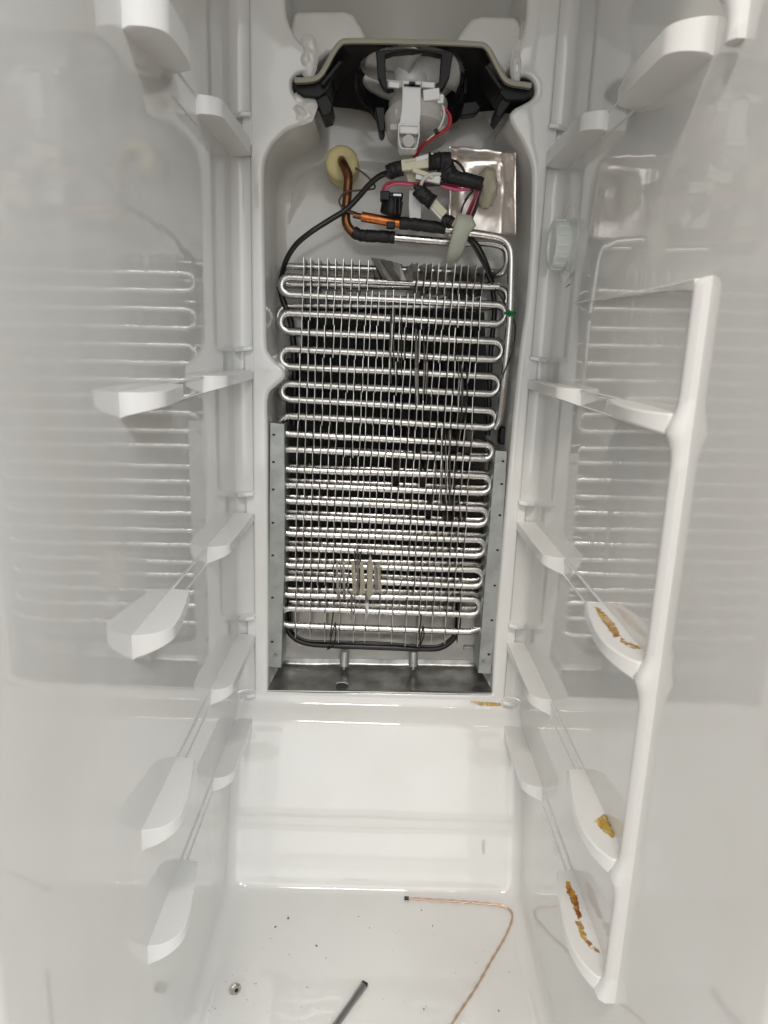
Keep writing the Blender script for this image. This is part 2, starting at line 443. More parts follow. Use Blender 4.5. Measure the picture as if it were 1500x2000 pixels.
# upright bar on the right wall
def upright(z0, z1, curved_top):
    rows = []
    p, y0, y1 = .0074, .412, .4235
    zs = [z0 + (z1 - z0) * k / 90 for k in range(91)] + [z1 - .0035, z1 - .002, z1 - .001]; zs = sorted(zs)
    for z in zs:
        pp = p
        yy0, yy1 = y0, y1
        # flare where the rails cross it
        for zt, hw in RZ:
            zc = OZ + zt - hw * .6
            d = abs(z - zc)
            if d < .020:
                k = (1 - d / .020) ** 2
                yy1 += .007 * k; pp += .0045 * k
        if curved_top and z > z1 - .005:
            k = (z - (z1 - .005)) / .005
            pp = p * math.sqrt(max(.10, 1 - k * k * .9)); yy1 -= .003 * k
        rows.append([(XR + .001, yy1, z), (XR - pp * .6, yy1, z), (XR - pp * .93, yy1 - .003, z), (XR - pp, (yy0 + yy1) / 2, z), (XR - pp * .93, yy0 + .003, z), (XR - pp * .6, yy0, z), (XR + .001, yy0, z)])
    return grid_bm(rows, closed_u=True, cap0=True, cap1=True)
link('upright_bar', upright(OZ - .4530, OZ + .041, True), RAIL, liner, angle=50)
link('upright_bar', upright(OZ + .157, ZTOP - .01, False), RAIL, liner, angle=50)
# thin moulded line running back from the bar's top
link('rib', grid_bm([[(XR + .001, y, OZ + z + h_), (XR - w_, y, OZ + z + h_ * .7), (XR - w_, y, OZ + z - h_ * .7), (XR + .001, y, OZ + z - h_)] for y, z, w_, h_ in ((.418, .0365, .0073, .0045), (.430, .0370, .0072, .0040), (.442, .0374, .0060, .0030), (.47, .038, .0045, .0024), (.52, .0385, .0032, .0018), (.70, .0410, .0015, .0010))], True, True, True), LINER, liner, bevel=.0006)
# --- dial recess and cap on the right wall
dc = PX(1112, 476, XR)
bm = bmesh.new(); N = 40
rings = []
for rr, dx in ((.040, .0002), (.036, -.0007), (.034, -.0008), (.031, -.0006), (.029, -.0002), (.022, -.0006)):
    rings.append([Vector((XR + dx, dc.y + .004 + rr * math.cos(2 * math.pi * k / N) * 1.0, dc.z + rr * math.sin(2 * math.pi * k / N))) for k in range(N)])
bm = grid_bm(rings, closed_u=True)
bm.faces.new([v for v in list(bm.verts)[-N:]])
link('dial_boss', bm, LINER, liner, angle=60)
cap = empty('vent_plug', (XR, dc.y, dc.z), 'pale green ribbed round plug in the right wall of the freezer', 'plug')
N = 28; rings = []
for rr, dx in ((.0225, -.0005), (.0235, -.003), (.0235, -.0135), (.0222, -.0150), (.017, -.0155), (.016, -.013)):
    rings.append([Vector((XR + dx, dc.y + .012 + rr * math.cos(2 * math.pi * k / N), dc.z + rr * math.sin(2 * math.pi * k / N))) for k in range(N)])
bm = grid_bm(rings, closed_u=True); bm.faces.new([v for v in list(bm.verts)[-N:]])
link('cap', bm, GREENP, cap)
for k in range(14):
    a = 2 * math.pi * k / 14 + .1
    c = Vector((XR - .0085, dc.y + .012 + .0238 * math.cos(a), dc.z + .0238 * math.sin(a)))
    box('grip_rib', c, .0105, .0016, .0042, GREENP, cap, rot=Matrix.Rotation(a, 3, 'X'), bevel=.0003)
mk = PX(1112, 541, XR)
def printed(name, pts, wdt, parent):
    bm = bmesh.new()
    for a, b in pts:
        a = Vector(a); b = Vector(b); t = (b - a).normalized(); nn = Vector((1, 0, 0)).cross(t) * wdt
        vs = [bm.verts.new(p) for p in (a - nn, b - nn, b + nn, a + nn)]; bm.faces.new(vs)
    return link(name, bm, INK, parent, smooth=False)
printed('printed_mark', [((XR - .0003, mk.y + .012 - k * .008, mk.z - .003 + .0006 * k), (XR - .0003, mk.y + .008 - k * .008, mk.z + .002 + .0006 * k)) for k in range(4)] + [((XR - .0003, mk.y + .010, mk.z - .009), (XR - .0003, mk.y - .006, mk.z - .007))], .0004, liner)

# --- rust stains on the right rails: thin flat residue lying on the rail tops
def residue(name, pts, z, material, parent, label, th=.00015):
    cx_ = sum(p[0] for p in pts) / len(pts); pts = [(cx_ + (p[0] - cx_) * .82, p[1]) for p in pts]
    rj = random.Random(int(abs(pts[0][0]) * 1e5))
    P = resample([Vector((p[0], p[1], OZ + z + .0001)) for p in pts], .0016)
    P = [p + Vector((rj.uniform(-.0009, .0009), rj.uniform(-.0009, .0009), 0)) for p in P]
    for p in P: p.x = min(p.x, XR - .0003)
    bm = bmesh.new(); lo = [bm.verts.new(p) for p in P]; cen = sum(P, Vector()) / len(P)
    bm.faces.new(lo); bmesh.ops.triangulate(bm, faces=bm.faces[:])
    ex = bmesh.ops.extrude_face_region(bm, geom=bm.faces[:]); 
    for v in ex['geom']:
        if isinstance(v, bmesh.types.BMVert): v.co.z += th
    o = link(name, bm, material, parent, smooth=False)
    tag(o, label); return o
def pzr(x, y, z): q = PZ(x, y, OZ + z); return (q.x, q.y)
def lim(p): return (min(p[0], XR - .0004), p[1])
def stain_poly(pix, z): return [lim(pzr(x, y, z)) for x, y in pix]
residue('rust_stain', stain_poly([(1160, 1186), (1170, 1186), (1186, 1202), (1204, 1222), (1212, 1242), (1200, 1246), (1188, 1232), (1170, 1206)], -.195), -.195, RUST, liner, 'crusty orange brown stain on the third right rail')
residue('rust_stain', stain_poly([(1212, 1246), (1232, 1256), (1258, 1262), (1262, 1268), (1230, 1266), (1210, 1254)], -.195), -.195, RUST, liner, 'thin brown stain line on the third right rail')
residue('rust_stain', stain_poly([(1158, 1604), (1182, 1590), (1192, 1598), (1212, 1634), (1198, 1638), (1176, 1624)], -.343), -.343, YSTAIN, liner, 'yellow stain on the nose of the fourth right rail')
residue('rust_stain', stain_poly([(1181, 1592), (1188, 1591), (1211, 1632), (1203, 1634)], -.3425), -.3425, RUSTD, liner, 'brown stain along the fold of the fourth right rail')
residue('rust_stain', stain_poly([(1102, 1722), (1112, 1722), (1128, 1750), (1138, 1792), (1128, 1796), (1118, 1770), (1106, 1742)], -.442), -.442, RUSTD, liner, 'dark rust stain on the fifth right rail')
residue('rust_stain', stain_poly([(1120, 1798), (1134, 1800), (1148, 1836), (1186, 1858), (1184, 1864), (1150, 1850), (1132, 1830)], -.442), -.442, RUST, liner, 'speckled rust stain on the fifth right rail nose')
st = [PY(x, y, B - .0012) for x, y in ((918, 1369), (978, 1373), (981, 1384), (966, 1388), (948, 1382))]
o = prism('rust_stain', st, (0, -.0006, -.0002), YSTAIN, liner, smooth=False); tag(o, 'yellow brown stain under the right corner of the opening')

# ================================================================== UPPER DUCT
duct = empty('air_duct', (0.0, B + .06, OZ + .30), 'grey moulded air duct going up behind the fan, with two white shoulders', 'air duct')
# curved centre surface
rows = []
for y in (-260, -100, 0, 60, 110):
    row = []
    for k in range(25):
        t = k / 24; x = 560 + (1030 - 560) * t
        dep = B + .112 - .034 * math.cos((t - .5) * math.pi * 1.0) ** 2
        row.append(PY(x, y, dep))
    rows.append(row)
link('duct_wall', grid_bm(rows), CAVITY, duct)
for pts in ([(572, 26), (580, 21), (672, 20), (690, 26), (704, 50), (728, 96), (640, 104), (604, 140), (576, 140), (566, 60)], [(1012, 36), (1004, 32), (940, 30), (922, 36), (900, 62), (880, 98), (950, 104), (990, 150), (1020, 150), (1022, 60)]):
    o = prism('duct_shoulder', [PY(x, y, B + .030) for x, y in pts], (0, .04, 0), RECESS, duct, bevel=.004)

# ================================================================== FAN ASSEMBLY
fan = empty('evaporator_fan', PY(805, 235, B + .02), 'black fan housing with a beige gasket, white blades and a white motor arm', 'fan')
rim = [(576, 162), (592, 162), (612, 160), (628, 152), (640, 134), (654, 108), (667, 90), (680, 86), (740, 86), (800, 88), (860, 89), (930, 92), (946, 96), (956, 110), (968, 134), (982, 158), (998, 167), (1016, 170), (1036, 173)]
rimP = catmull([PY(x, y, B - .012) for x, y in rim], 3)
# gasket: foam strip on the rim
bm = bmesh.new(); rows = []
nrmR = []
for i, p in enumerate(rimP):
    a = rimP[max(0, i - 1)]; b = rimP[min(len(rimP) - 1, i + 1)]; t = (b - a).normalized(); n = Vector((t.z, 0, -t.x)); nrmR.append(-n if n.z < 0 else n)
g = .0040
for p, n in zip(rimP, nrmR):
    rows.append([p + n * g + Vector((0, .004, 0)), p + n * g + Vector((0, -.0025, 0)), p + n * g * .5 + Vector((0, -.004, 0)), p - n * 0 + Vector((0, -.0025, 0)), p + Vector((0, .004, 0))])
link('gasket', grid_bm(rows, True, True, True), GASK, fan, angle=40)
rows = []
for p, n in zip(rimP, nrmR):
    q = p + n * (g * 1.25)
    rows.append([q + Vector((0, .05, 0)), q + Vector((0, -.0005, 0)), q - n * .0012 + Vector((0, -.0022, 0))])
link('gasket_lip', grid_bm(rows), GASK, fan)
# hood: sloping black shell from the rim back to the skirt edge
skp = [(580, 174), (596, 184), (622, 190), (640, 196), (650, 208), (690, 213), (722, 221), (742, 242), (800, 246), (880, 243), (905, 224), (942, 218), (976, 214), (988, 200), (1006, 194), (1024, 190), (1034, 184)]
skP = catmull([PY(x, y, B + (.078 if 4 <= i <= 12 else .05)) for i, (x, y) in enumerate(skp)], 6)
def at_frac(P, t):
    q = t * (len(P) - 1); i = min(int(q), len(P) - 2); return P[i].lerp(P[i + 1], q - i)
ang = math.radians(17)
ax = Vector((0, math.sin(ang), math.cos(ang)))
hub = PY(803, 152, B + .042)
rows = []
for k in range(241):
    t = k / 240
    a = at_frac(rimP, t) + Vector((0, .001, -.0005)); b = at_frac(skP, t)
    row = [a]
    for j in range(1, 81):
        u = j / 80
        bow = .012 * math.sin(u * math.pi)
        row.append(a.lerp(b, u) + Vector((0, bow * .4, bow)))
    rows.append(row)
bm = grid_bm(rows)
kill = []
for fc_ in bm.faces:
    c = fc_.calc_center_median() - hub; c = c - ax * c.dot(ax)
    if c.length < .0555 : kill.append(fc_)
bmesh.ops.delete(bm, geom=kill, context='FACES')
o = link('hood', bm, BLACK, fan, angle=60); md = o.modifiers.new('s', 'SOLIDIFY'); md.thickness = .002; md.offset = 1
ux = Vector((1, 0, 0)); uy = ax.cross(ux).normalized()
def rot_pt(rad, ang, h): return hub + (ux * math.cos(ang) + uy * math.sin(ang)) * rad + ax * h
rows = []
for k in range(49):
    an = -.25 + (math.pi + .5) * k / 48
    dn = max(0, -(uy * math.sin(an)).y)      # the near side of the throat is cut off by the hood
    lo = -.012 + .020 * (math.sin(an) < 0)
    hi_ = .020 if uy.y * math.sin(an) > .15 else lo + .0006
    rows.append([rot_pt(.0560, an, hi_), rot_pt(.0560, an, lo), rot_pt(.0585, an, lo), rot_pt(.0585, an, hi_)])
link('orifice_ring', grid_bm(rows), BLACK, fan, angle=30)
# ears, side ribs, legs
for pts, d in (([(572, 160), (578, 178), (592, 188), (622, 190), (640, 178), (652, 150), (630, 152), (612, 162), (580, 164)], 0), ([(1042, 172), (1040, 186), (1026, 194), (990, 196), (976, 182), (964, 150), (984, 160), (1002, 170), (1034, 174)], 0),
               ([(614, 186), (640, 184), (650, 204), (646, 222), (630, 228), (624, 214)], .004), ([(1004, 192), (980, 192), (972, 206), (968, 222), (976, 232), (984, 220)], .004),
               ([(732, 208), (752, 208), (752, 252), (746, 260), (740, 254)], .012),
               ([(905, 200), (930, 196), (940, 210), (930, 222), (900, 226)], .03)):
    prism('hood_leg', [PY(x, y, B - .004 + d) for x, y in pts], (0, .045 - d, 0), BLACK, fan, bevel=.0012)
for a, b in (((668, 138), (632, 182)), ((942, 146), (972, 190))):
    pa = PY(*a, B + .012); pb = PY(*b, B + .012)
    box('side_rib', (pa + pb) / 2, (pb - pa).length, .05, .0035, BLACK, fan, rot=frame_rot(pb - pa), bevel=.0008)
# blades: tilted rotor
for k in range(4):
    a0 = math.radians(38 + 90 * k)
    rows = []
    for i in range(9):
        t = i / 8; rad = .010 + .042 * t
        row = []
        span = math.radians(84 + 10 * t)
        for j in range(9):
            u = j / 8
            an = a0 + span * (u - .5) + .30 * t
            row.append(rot_pt(rad * (1 - .06 * (u - .5) ** 2 * 4 * t), an, (.5 - u) * (.015 - .003 * t) + .004 * math.sin(u * math.pi)))
        rows.append(row)
    o = link('fan_blade', grid_bm(rows), BLADE, fan)
    md = o.modifiers.new('solid', 'SOLIDIFY'); md.thickness = .0014
link('fan_hub', tube_bm([hub - ax * .013, hub - ax * .009, hub + ax * .010, hub + ax * .013], .012, 28, radii=[.015, .018, .018, .012]), BLADE, fan)
# U-shaped black support
for pts in ([(734, 98), (746, 98), (753, 104), (753, 132), (754, 158), (770, 164), (770, 174), (758, 178), (748, 172), (738, 150)],
            [(886, 100), (872, 100), (862, 106), (860, 134), (858, 160), (848, 166), (848, 176), (858, 180), (866, 172), (878, 150)]):
    prism('support_leg', [PY(x, y, B - .010) for x, y in pts], (0, .010, 0), BLACK, fan, bevel=.001)
tp = [(744, 98), (800, 94), (874, 100), (866, 108), (840, 102), (800, 99), (768, 102), (752, 108)]
prism('support_bridge', [PY(x, y, B - .010) for x, y in tp], (0, .012, 0), BLACK, fan, bevel=.0008)
# motor
mc = PY(816, 228, B + .012)
max_ = Vector((0, math.sin(math.radians(20)), math.cos(math.radians(20))))
link('motor', tube_bm([mc - max_ * .022, mc - max_ * .020, mc - max_ * .004, mc - max_ * .002, mc + max_ * .012, mc + max_ * .014], .03, 40, radii=[.024, .031, .034, .030, .030, .026]), MOTOR, fan, angle=50)
link('motor_band', tube_bm([mc + max_ * .0125, mc + max_ * .022], .03, 36, radii=[.028, .022]), BLACK, fan)
for sx in (-1, 1):
    for k in range(2):
        c = mc + Vector((sx * (.020 + .004 * k), -.024 + .004 * k, -.004 - .012 * k))
        box('motor_lug', c, .008, .006, .006, MOTOR, fan, bevel=.001)
# white clip and arm
ca = PY(757, 164, B - .019); cb = PY(850, 169, B - .019)
box('clip_bar', (ca + cb) / 2, (cb - ca).length, .006, .0062, MOTOR, fan, rot=frame_rot(cb - ca), bevel=.0008)
for x0, x1 in ((760, 780), (824, 848)):
    a = PY(x0, 165, B - .0225); b_ = PY(x1, 167, B - .0225)
    box('clip_pad', (a + b_) / 2, (b_ - a).length, .002, .0048, WHITE, fan, rot=frame_rot(b_ - a), bevel=.0005)
arm = [(786, 156), (823, 158), (822, 178), (823, 214), (820, 240), (818, 262), (780, 260), (780, 240), (784, 214), (786, 178)]
prism('motor_arm', [PY(x, y, B - .027) for x, y in arm], (0, .014, 0), WHITE, fan, bevel=.0012)
a = PY(789, 166, B - .0285); b_ = PY(821, 168, B - .0285)
box('arm_latch', (a + b_) / 2, (b_ - a).length, .002, .0016, BLACK, fan, rot=frame_rot(b_ - a))
box('arm_latch', (a + b_) / 2 + Vector((0, 0, .0012)), .006, .002, .004, BLACK, fan)
# arm lower end: open box with a round boss inside
e0 = [PY(x, y, B - .030) for x, y in ((778, 240), (820, 242), (820, 266), (816, 286), (812, 292), (784, 291), (779, 284), (777, 264))]
bm = bmesh.new()
inner = [p.lerp(sum(e0, Vector()) / len(e0), .13) for p in e0]
back = [p + Vector((0, .026, 0)) for p in e0]; inb = [p + Vector((0, .014, 0)) for p in inner]
rows = [back, e0, inner, inb]
bm = grid_bm(rows, closed_u=True); bm.faces.new([v for v in list(bm.verts)[-len(e0):]])
link('arm_end', bm, WHITE, fan, bevel=.0006)
cc = sum(inb, Vector()) / len(inb) + Vector((0, -.002, -.001))
link('arm_boss', cyl_bm(cc, cc + Vector((0, -.008, 0)), .0062, .0058), MOTOR, fan)
# plug on motor
a = PY(826, 190, B - .018); b_ = PY(858, 186, B - .018)
box('motor_plug', (a + b_) / 2, (b_ - a).length, .012, .010, WHITE, fan, rot=frame_rot(b_ - a), bevel=.0008)
box('motor_plug', PY(860, 196, B - .016), .006, .010, .008, WHITE, fan, bevel=.0006)
# crumpled seal tape either side of the housing
def crumple(name, cx, cy, Y, rx, ry, seed, material, parent, label=None, cat=None):
    rows = []
    import mathutils
    c = PY(cx, cy, Y)
    for i in range(15):
        rr = i / 14; row = []
        for j in range(40):
            an = 2 * math.pi * j / 40; u = rr * math.cos(an); v = rr * math.sin(an)
            wob = 1 + .22 * mathutils.noise.noise(Vector((math.cos(an) * 1.3, math.sin(an) * 1.3, seed)))
            e = 1 - rr ** 2.2
            h = -.0022 + e * .0042 + mathutils.noise.noise(Vector((u * 1.8 + v, v * 2.1, seed))) * .0034 * e ** .7
            row.append(c + Vector((u * rx * wob, -h, v * ry * wob)))
        rows.append(row)
    o = link(name, grid_bm(rows, closed_u=True), material, parent, angle=80); return o
    o = link(name, grid_bm(rows), material, parent, angle=80)
    return o
SEAL = mat('seal_tape', (.66, .65, .625), .10, spec=.6)
for cx, cy, rx, ry, sd in ((602, 108, .0100, .021, 1), (590, 212, .015, .015, 2), (1010, 120, .0070, .020, 3)):
    o = crumple('seal_tape', cx, cy, B + .0006, rx, ry, sd, SEAL, None)
    lab = {1: 'crumpled clear seal tape above the left end of the fan housing', 2: 'crumpled clear seal tape below the left end of the fan housing',
           3: 'crumpled clear seal tape above the right end of the fan housing'}[sd]
    tag(o, lab, 'tape')

# ================================================================== COIL
coil = empty('evaporator_coil', PY(750, 1221, .82), 'bare aluminium evaporator coil with serpentine tubes and thin fins', 'evaporator')
YA, YBk = .818, .848
TR = .0042
front = [(541, 560), (575, 595), (611, 633), (648, 667), (681, 703), (716, 735), (749, 770), (780, 802), (812, 835), (848, 868), (877, 897), (917, 930), (947, 963), (979, 994),
         (1009, 1025), (1042, 1054), (1070, 1085), (1104, 1112), (1128, 1145), (1162, 1170), (1188, 1200), (1221, 1234)]
def lx(y): return 560 if y < 860 else 562
def serp(ends, Y, first_left_u):
    """zigzag with semicircular bends; U bends on the left join tube 2k,2k+1"""
    pts = []
    for i, (yl, yr) in enumerate(ends):
        xl = 566; xr = 971 - .086 * (yr - 600)
        a = PY(xl, yl, Y); b = PY(xr, yr, Y)
        pts.append((a, b))
    path = []
    def bend(p, q, sx):
        c = (p + q) / 2; r = (q - p).length / 2; d = (q - p).normalized()
        out = []
        for k in range(1, 10):
            t = math.pi * k / 10
            out.append(c - d * r * math.cos(t) + Vector((sx * r * 1.0 * math.sin(t), 0, 0)))
        return out
    n = len(pts)
    # start at the right end of tube 0, go left, U, go right ...
    for i, (a, b) in enumerate(pts):
        s, e = (b, a) if i % 2 == 0 else (a, b)
        path += [s.lerp(e, t) + Vector((0, 0, random.uniform(-.0004, .0004))) for t in (0, .25, .5, .75, 1)]
        if i < n - 1:
            nx = pts[i + 1]
            s2 = nx[0] if i % 2 == 0 else nx[1]
            path += bend(e, s2, -1 if i % 2 == 0 else 1)
    return path, pts
pathA, ptsA = serp(front, YA, True)
# beginning: outlet stub at top right; end: curl at bottom right
endc = [ptsA[-1][1], ]
link('front_tube', tube_bm(pathA + [PY(938, 1228, YA), PY(942, 1218, YA + .006), PY(941, 1205, YA + .016), PY(938, 1196, YBk)], TR, 12), ALU, coil, angle=60)
back = [(520, 533), (556, 563), (597, 600), (645, 664), (680, 702), (716, 735), (748, 769), (780, 801), (811, 833), (846, 864), (874, 890), (911, 923), (938, 953), (970, 984), (1000, 1015), (1032, 1044), (1059, 1074), (1093, 1101), (1117, 1133), (1150, 1158), (1176, 1188)]
pathB, ptsB = serp(back, YBk, True)
stub = [PY(990, 498, .815), PY(992, 515, .82), PY(986, 528, .83), PY(972, 536, .845)]
link('rear_tube', tube_bm(pathB, TR * .92, 12), ALU, coil, angle=60)
# fins
bands = [503, 563, 629, 693, 759, 824, 884, 946, 1010, 1072, 1135, 1190, 1243]
cols = [595 + 15.5 * k for k in range(9)]
x = 730
while x < 946: cols.append(x); x += 14.2
NC = len(cols)
protos = {}
def fin_obj(z0, z1, cx, tilt, proto_key, mtl=FIN, name='fin', yf=YA - .0048, yb=YBk + .010):
    h = z1 - z0
    if proto_key not in protos:
        bm = bmesh.new()
        n = 5
        rows = []
        for i in range(n):
            z = -h / 2 + h * i / (n - 1)
            jit = random.uniform(-.0003, .0003)
            rows.append([(jit, (yf - YA) + random.uniform(-.0004, .0004), z), (jit * .5, 0.012, z), (jit, yb - YA, z)])
        bm = grid_bm(rows)
        bmesh.ops.recalc_face_normals(bm, faces=bm.faces)
        me = bpy.data.meshes.new(name); ret = bmesh.ops.solidify(bm, geom=bm.faces[:], thickness=.0006)
        bm.to_mesh(me); bm.free(); me.materials.append(mtl); protos[proto_key] = me
    o = bpy.data.objects.new(name, protos[proto_key]); COL.objects.link(o)
    o.parent = coil; o.matrix_parent_inverse = Matrix.Translation(-coil.location)
    o.location = (cx, YA, (z0 + z1) / 2); o.rotation_euler = (0, tilt[0], tilt[1])
    return o
cnt = 0
coff = [random.uniform(-5, 5) for _ in cols]
bent_cols = set()
for bnd in range(len(bands) - 1):
    y0, y1 = bands[bnd], bands[bnd + 1]
    sparse = bnd >= len(bands) - 2
    for ci, cx in enumerate(cols):
        if sparse and ci % 2: continue
        xf = (cx - 595) / (946 - 595)
        ym = (y0 + y1) / 2
        left = 595 - (.035 * (ym - 500) if ym < 900 else 14 + .01 * (ym - 900)); right = 946 - .066 * (ym - 500)
        px = left + (right - left) * xf
        sl = .045 * (px - 590) + (coff[ci] if 0 < bnd else 0)
        if sparse and bnd == len(bands) - 1 - 0: continue
        za = PY(px, y1 + sl - .2, YA)[2]; zb = PY(px, y0 + sl + .2, YA)[2]
        if bnd == 0 and 725 < px < 806: continue
        if bnd in (9,) and 684 < px < 742: continue
        X = PY(px, ym, YA)[0] + random.uniform(-.0006, .0006)
        rt = random.gauss(0, .019); rz = random.gauss(0, .02)
        if px > 770 and 1 < bnd < 8: rt = random.gauss(0, .030); rz = random.gauss(0, .12)
        if 860 < px < 900 and 800 < ym < 1000: rt *= 3.2; rz += random.uniform(-.25, .25)
        if bnd == 0 and px > 806: rz += random.uniform(.10, .2); rt += .05
        if sparse: za -= random.uniform(0, .003)
        fin_obj(za, zb, X, (rt, rz), (bnd, ci % 4)); cnt += 1
print('fins', cnt)
# collar rings coloured dark for the shadow where fins cross the front tube
COLLAR_SHADOW = mat('fin_collar_shadow', (.08, .075, .07), .5, .6)
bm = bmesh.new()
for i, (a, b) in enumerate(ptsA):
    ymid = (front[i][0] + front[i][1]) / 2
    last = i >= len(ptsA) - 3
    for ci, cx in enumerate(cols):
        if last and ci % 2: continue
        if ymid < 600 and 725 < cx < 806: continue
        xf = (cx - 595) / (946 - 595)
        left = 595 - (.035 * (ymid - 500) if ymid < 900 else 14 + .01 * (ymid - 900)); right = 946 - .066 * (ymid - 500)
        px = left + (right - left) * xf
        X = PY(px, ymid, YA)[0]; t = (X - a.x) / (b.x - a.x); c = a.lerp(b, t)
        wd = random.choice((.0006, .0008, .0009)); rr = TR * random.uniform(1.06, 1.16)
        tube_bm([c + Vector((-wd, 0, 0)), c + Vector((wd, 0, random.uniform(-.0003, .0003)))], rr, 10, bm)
o = link('fin_collar_shadow', bm, COLLAR_SHADOW, coil, angle=40); o['kind'] = 'stuff'
# bent fins at the top centre and near the bottom
def leaf(name, pts, Y, dy, mtl):
    bm = bmesh.new()
    vs = [bm.verts.new(PY(x, y, Y + d)) for (x, y), d in zip(pts, dy)]
    bm.faces.new(vs); bmesh.ops.solidify(bm, geom=bm.faces[:], thickness=.0006)
    return link(name, bm, mtl, coil, smooth=False)
for pts in ([(724, 503), (740, 505), (752, 548), (744, 545)], [(732, 504), (752, 506), (768, 549), (757, 548)], [(742, 506), (766, 510), (782, 550), (770, 550)], [(756, 508), (780, 514), (788, 532), (794, 548), (784, 548)],
            [(768, 512), (786, 516), (786, 530), (776, 528)], [(776, 544), (806, 512), (807, 551), (792, 548)], [(726, 512), (733, 540), (740, 548), (731, 546)]):
    leaf('bent_fin', pts, YA - .012, [random.uniform(-.002, .004) for _ in pts], BENT)
BEIGE = mat('bright_bent_fin', (.70, .66, .54), .42, .7)
for pts in ([(686, 1096), (693, 1098), (697, 1158), (689, 1160)], [(703, 1098), (709, 1094), (714, 1158), (704, 1160)], [(717, 1102), (723, 1082), (729, 1100), (727, 1158), (721, 1172), (716, 1160)],
            [(737, 1096), (742, 1098), (745, 1156), (739, 1158)]):
    leaf('bent_fin', pts, YA - .009, [random.uniform(-.001, .002) for _ in pts], BEIGE)
for pts in ([(656, 1100), (660, 1098), (662, 1170), (658, 1172)], [(668, 1090), (673, 1094), (675, 1168), (670, 1176)], [(730, 1104), (737, 1104), (738, 1150), (732, 1156)], [(714, 1150), (720, 1176), (720, 1200), (715, 1212), (712, 1180)],
            [(684, 1160), (690, 1164), (688, 1210), (685, 1212)], [(696, 1092), (701, 1092), (701, 1160), (697, 1164)]):
    leaf('bent_fin', pts, YA - .008, [random.uniform(-.001, .002) for _ in pts], FIN)
rc = random.Random(4)
for cx, ya, yb, n in ((872, 830, 1000, 5), (778, 600, 760, 4), (826, 640, 800, 4), (700, 1060, 1150, 3), (905, 700, 830, 3)):
    for k in range(n):
        x0 = cx + (k - n / 2) * 7 + rc.uniform(-2, 2); y0 = ya + rc.uniform(-6, 20); y1 = yb - rc.uniform(0, 40); wv = rc.uniform(1.6, 3.2); bx = rc.uniform(-4, 4)
        leaf('bent_fin', [(x0, y0), (x0 + wv, y0 + 3), (x0 + wv + bx, (y0 + y1) / 2), (x0 + wv - 1, y1), (x0 - .5, y1 - 4), (x0 + bx - 1, (y0 + y1) / 2)], YA - .0058, [rc.uniform(-.0008, .002) for _ in range(6)], BENT)
# suction line and inlet line up to the tape
tube('suction_line', [PY(864, 446, .80), PY(900, 452, .80), PY(940, 458, .80), PY(970, 463, .80), PY(986, 470, .80), PY(996, 484, .80), PY(999, 505, .80), PY(998, 560, .80), PY(996, 620, .80), PY(990, 690, .802), PY(983, 760, .806), PY(976, 815, .812), PY(968, 835, YA)], .0043, ALU, coil, seg=12)
tube('inlet_line', [PY(768, 464, .808), PY(830, 469, .81), PY(900, 474, .812), PY(950, 474, .815), PY(975, 478, .816), PY(988, 488, .816), PY(991, 505, .816), PY(988, 522, .818), PY(978, 533, .822), PY(962, 538, .830), PY(945, 538, YBk)], .0042, ALU, coil, seg=12)
# dark shield behind the coil; its raised top stands in for shade between fins
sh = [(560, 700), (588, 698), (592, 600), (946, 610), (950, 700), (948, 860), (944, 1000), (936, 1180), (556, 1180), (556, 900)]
o = prism('heat_shield_shade', [PY(x, y, YBk + .013) for x, y in sh], (0, .004, 0), DARK, None); tag(o, 'black sheet behind the evaporator coil, its top part standing in for shade between the fins', 'shield')
# pale foil-lined lower wall of the recess and the drip tray
lowf = [(527, 1165), (528, 1250), (528, 1296), (545, 1304), (650, 1304), (800, 1306), (930, 1310), (960, 1304), (965, 1250), (970, 1165)]
FY = B + REC - .016
o = prism('foil_lining', [PY(x, y, FY) for x, y in lowf], (0, .002, 0), FOILD, None); tag(o, 'dull silver foil lining low on the recess wall below the coil', 'foil')
tray = empty('drip_tray', PY(745, 1350, B + .02), 'dark grey metal drip tray with a drain hole at the bottom of the recess', 'tray')
zb_ = PY(745, 1357, B + .006)[2]
rows = []
ztr = (PY(961, 1356, B)[2] + PY(523, 1352, B)[2]) / 2 + .0022
for yy, zz in ((B + .0015, ztr + .0005), (B + .006, ztr), (B + .030, ztr + .001), (B + .052, ztr + .0015), (FY - .005, ztr + .003), (FY - .0015, ztr + .007), (FY - .0005, ztr + .012)):
    xa = PY(527, 1330, B + .02)[0] - .002; xb = PY(962, 1330, B + .02)[0] + .003
    rows.append([Vector((xa + (xb - xa) * k / 20, yy, zz + (k / 20 - .5) * (PY(961, 1356, B)[2] - PY(523, 1352, B)[2]) + .0004 * math.cos(k * .9))) for k in range(21)])
link('tray_floor', grid_bm(rows), TRAY, tray)
lipp = [(523, 1349), (600, 1350), (745, 1352), (880, 1355), (960, 1357)]
tube('tray_lip', [PY(x, y, B + .002) for x, y in lipp], .0014, GALV, tray, seg=8)
dp = PZ(668, 1340, ztr + .0002)
link('drain_hole', tube_bm([dp + Vector((0, 0, -.003)), dp + Vector((0, 0, .0006))], .01, 24, radii=[.0075, .0072]), DARK, tray)
hl = PZ(668, 1335, ztr + .002)
link('drain_rim', tube_bm([hl + Vector((-.007, 0, 0)), hl + Vector((-.003, 0, .0015)), hl + Vector((.003, 0, .0015)), hl + Vector((.007, 0, 0))], .0010, 8), GALV, tray)
